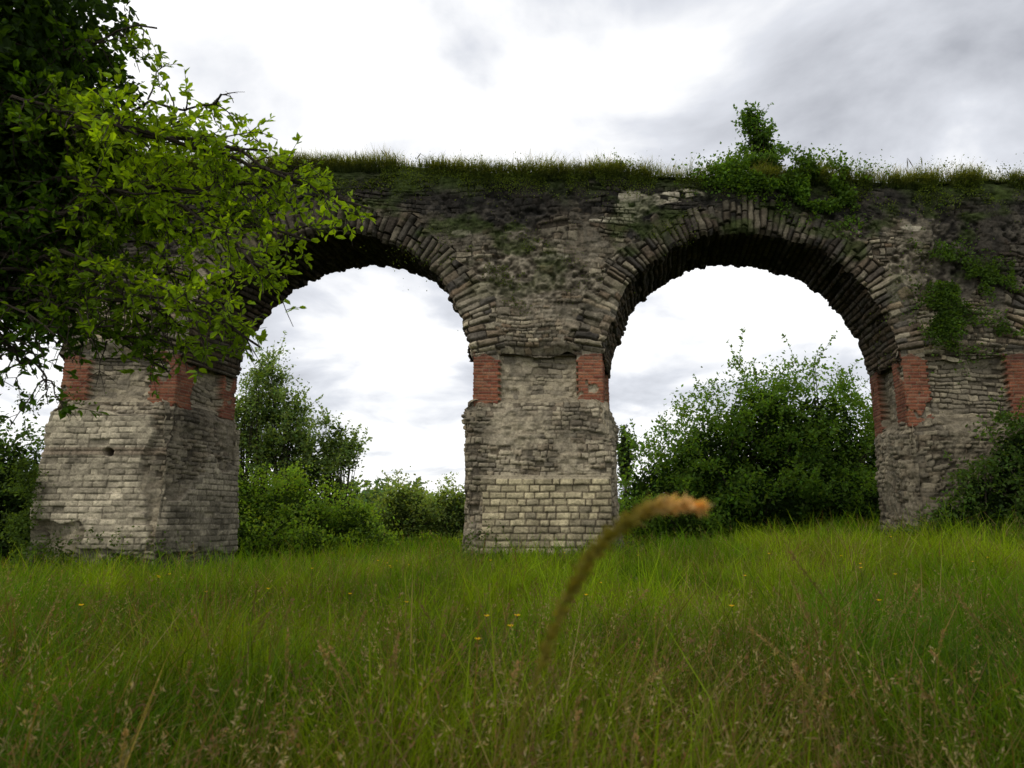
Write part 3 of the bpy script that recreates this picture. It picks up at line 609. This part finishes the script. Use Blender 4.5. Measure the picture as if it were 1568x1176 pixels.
for ti, tp in enumerate(tips):
    b = np.array(tp); zz = np.clip(b[2]*.6+1.4+rg.normal()*.5, 2.2, 6.8); s = trunk[np.argmin(abs(trunk[:, 2]-zz))]
    m = (s+b)/2+np.array([0, rg.normal()*.4, .65+rg.normal()*.3])
    nq = 22; q = bez(s, m, b, nq); wob = np.cumsum(rg.normal(size=(nq, 3))*.04, 0); wob -= wob[-1]*np.linspace(0, 1, nq)[:, None]; q = q+wob
    Lm = np.linalg.norm(b-s); tube(acc, q, (.008+.03*np.linspace(1, 0, nq)**1.6)*(.6+.15*Lm), BARK, 1, 6)
    nsub = int(9*Lm)
    for k in range(nsub):
        f = .22+.78*(k+rg.random())/nsub; i = min(int(f*(nq-1)), nq-2); o = q[i]; T = norm(q[i+1]-q[i])
        d = norm(T*.6+rg.normal(size=3)*np.array([.75, .75, .7])+np.array([.15, 0, -.2]))
        L = rg.uniform(.25, .7)*(1.1-.5*f)
        if rg.random() < .08: L *= 1.4
        e = o+d*L; mm = (o+e)/2+np.array([0, 0, .08]); e = e+np.array([0, 0, -.09])
        w = bez(o, mm, e, 7)+np.cumsum(rg.normal(size=(7, 3))*.012, 0)
        tube(acc, w, np.linspace(.008, .003, 7), BARK*1.1, 1, 4)
        bare = rg.random() < .12
        for r_ in range(3):
            j = rg.integers(2, 6); d2 = norm(d*.7+rg.normal(size=3)*.7); L2 = rg.uniform(.1, .3)
            w2 = bez(w[j], w[j]+d2*L2*.5+np.array([0, 0, .02]), w[j]+d2*L2, 4); tube(acc, w2, np.linspace(.004, .002, 4), BARK*1.1, 1, 3)
            if bare: continue
            m_ = int(3+L2*20); t = rg.random(m_)**.7; LP.append(w[j]+d2*L2*t[:, None]); LD.append(d2*.9+rg.normal(size=(m_, 3))*.6)
        if bare: continue
        m_ = int(4+L*10); t = .25+.75*rg.random(m_); jj = np.minimum((t*6).astype(int), 6); LP.append(w[jj]+rg.normal(size=(m_, 3))*.012); LD.append(d*.8+rg.normal(size=(m_, 3))*.6)
LP = np.concatenate(LP); LD = np.concatenate(LD)
n = len(LP); cl = fbm(LP[:, 0]*1.8, LP[:, 2]*1.8, 3, 82)
cc = mixc(np.array([.045, .10, .006]), np.array([.28, .42, .018]), np.clip(ss(-4.4, -2.6, LP[:, 0])*.85*(.35+.65*ss(2.4, 3.6, LP[:, 2]))+(cl-.5)*1.3, 0, 1))*(.55+.7*rg.random((n, 1)))  # light through the right side and shade at left put into leaf colour
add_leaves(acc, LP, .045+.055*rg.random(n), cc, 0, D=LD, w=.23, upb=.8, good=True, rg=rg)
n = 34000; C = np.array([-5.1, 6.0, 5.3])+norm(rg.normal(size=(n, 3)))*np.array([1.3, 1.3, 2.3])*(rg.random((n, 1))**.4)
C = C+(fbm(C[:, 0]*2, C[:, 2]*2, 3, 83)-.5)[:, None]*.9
add_leaves(acc, C, .07+.05*rg.random(n), np.array([.024, .052, .007])*(.5+.8*rg.random((n, 1))), 0, w=.28, good=True, rg=rg)  # crown leaves coloured dark to stand for shade in the dense interior
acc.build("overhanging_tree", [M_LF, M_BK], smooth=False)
print("near leaves", len(LP))

# ------------------------------------------------------------------ sky, sun
w = bpy.data.worlds.new("World"); bpy.context.scene.world = w; w.use_nodes = True; nt = w.node_tree; N = nt.nodes; Lk = nt.links
bg = N["Background"]; bg.inputs["Strength"].default_value = .13
sky = N.new("ShaderNodeTexSky"); sky.sky_type = 'NISHITA'; sky.sun_disc = False
EL, AZ = math.radians(52), math.radians(215)
sky.sun_elevation = EL; sky.sun_rotation = AZ
tc = N.new("ShaderNodeTexCoord"); sp = N.new("ShaderNodeSeparateXYZ"); Lk.new(tc.outputs["Generated"], sp.inputs[0])
def mth(op, a, b=None, clamp=False):
    m = N.new("ShaderNodeMath"); m.operation = op; m.use_clamp = clamp
    for i, v in enumerate((a, b)):
        if v is None: continue
        if isinstance(v, (int, float)): m.inputs[i].default_value = v
        else: Lk.new(v, m.inputs[i])
    return m.outputs[0]
zz = mth('ADD', mth('MAXIMUM', sp.outputs[2], 0.0), .22)
cb = N.new("ShaderNodeCombineXYZ"); Lk.new(mth('DIVIDE', sp.outputs[0], zz), cb.inputs[0]); Lk.new(mth('DIVIDE', sp.outputs[1], zz), cb.inputs[1]); cb.inputs[2].default_value = 2.2
nz = N.new("ShaderNodeTexNoise"); nz.inputs["Scale"].default_value = 1.5; nz.inputs["Detail"].default_value = 7; nz.inputs["Roughness"].default_value = .52; nz.inputs["Distortion"].default_value = .35
Lk.new(cb.outputs[0], nz.inputs["Vector"])
b1 = mth('MULTIPLY', mth('MAXIMUM', mth('SUBTRACT', sp.outputs[2], .5), 0.), .5)
b2 = mth('MULTIPLY', mth('MAXIMUM', mth('SUBTRACT', sp.outputs[0], .15), 0.), mth('MULTIPLY', mth('MAXIMUM', sp.outputs[2], 0.), .36))
fac = mth('ADD', mth('SUBTRACT', mth('SUBTRACT', nz.outputs["Fac"], b1), b2), .015)
cr = N.new("ShaderNodeValToRGB"); e = cr.color_ramp.elements
e[0].position = .30; e[0].color = (.40, .415, .455, 1); e[1].position = .53; e[1].color = (1, 1, 1, 1)
x = cr.color_ramp.elements.new(.44); x.color = (.68, .70, .75, 1)
Lk.new(fac, cr.inputs[0])
sc = N.new("ShaderNodeVectorMath"); sc.operation = 'SCALE'; sc.inputs["Scale"].default_value = 9.0; Lk.new(cr.outputs[0], sc.inputs[0])
mx = N.new("ShaderNodeMix"); mx.data_type = 'RGBA'; mx.inputs[0].default_value = .95
Lk.new(sky.outputs[0], mx.inputs[6]); Lk.new(sc.outputs[0], mx.inputs[7]); Lk.new(mx.outputs[2], bg.inputs["Color"])
sl = bpy.data.lights.new("sun", 'SUN'); sl.energy = 1.2; sl.angle = math.radians(20); sl.color = (1, .94, .84)
so = bpy.data.objects.new("sun", sl); bpy.context.scene.collection.objects.link(so)
from mathutils import Vector
d = Vector((math.sin(AZ)*math.cos(EL), math.cos(AZ)*math.cos(EL), math.sin(EL)))
so.rotation_euler = d.to_track_quat('Z', 'Y').to_euler(); so.location = d*50

cam = bpy.data.cameras.new("camera"); co = bpy.data.objects.new("camera", cam); bpy.context.scene.collection.objects.link(co)
co.location = (0, 0, 1.4); co.rotation_euler = (math.radians(90+10.94), 0, 0)
cam.lens = 24; cam.sensor_width = 36; cam.clip_end = 2000; cam.clip_start = .05
cam.dof.use_dof = True; cam.dof.focus_distance = 15; cam.dof.aperture_fstop = 2.8
sc_ = bpy.context.scene; sc_.camera = co
sc_.view_settings.view_transform = 'Standard'; sc_.view_settings.look = 'None'; sc_.view_settings.exposure = 0
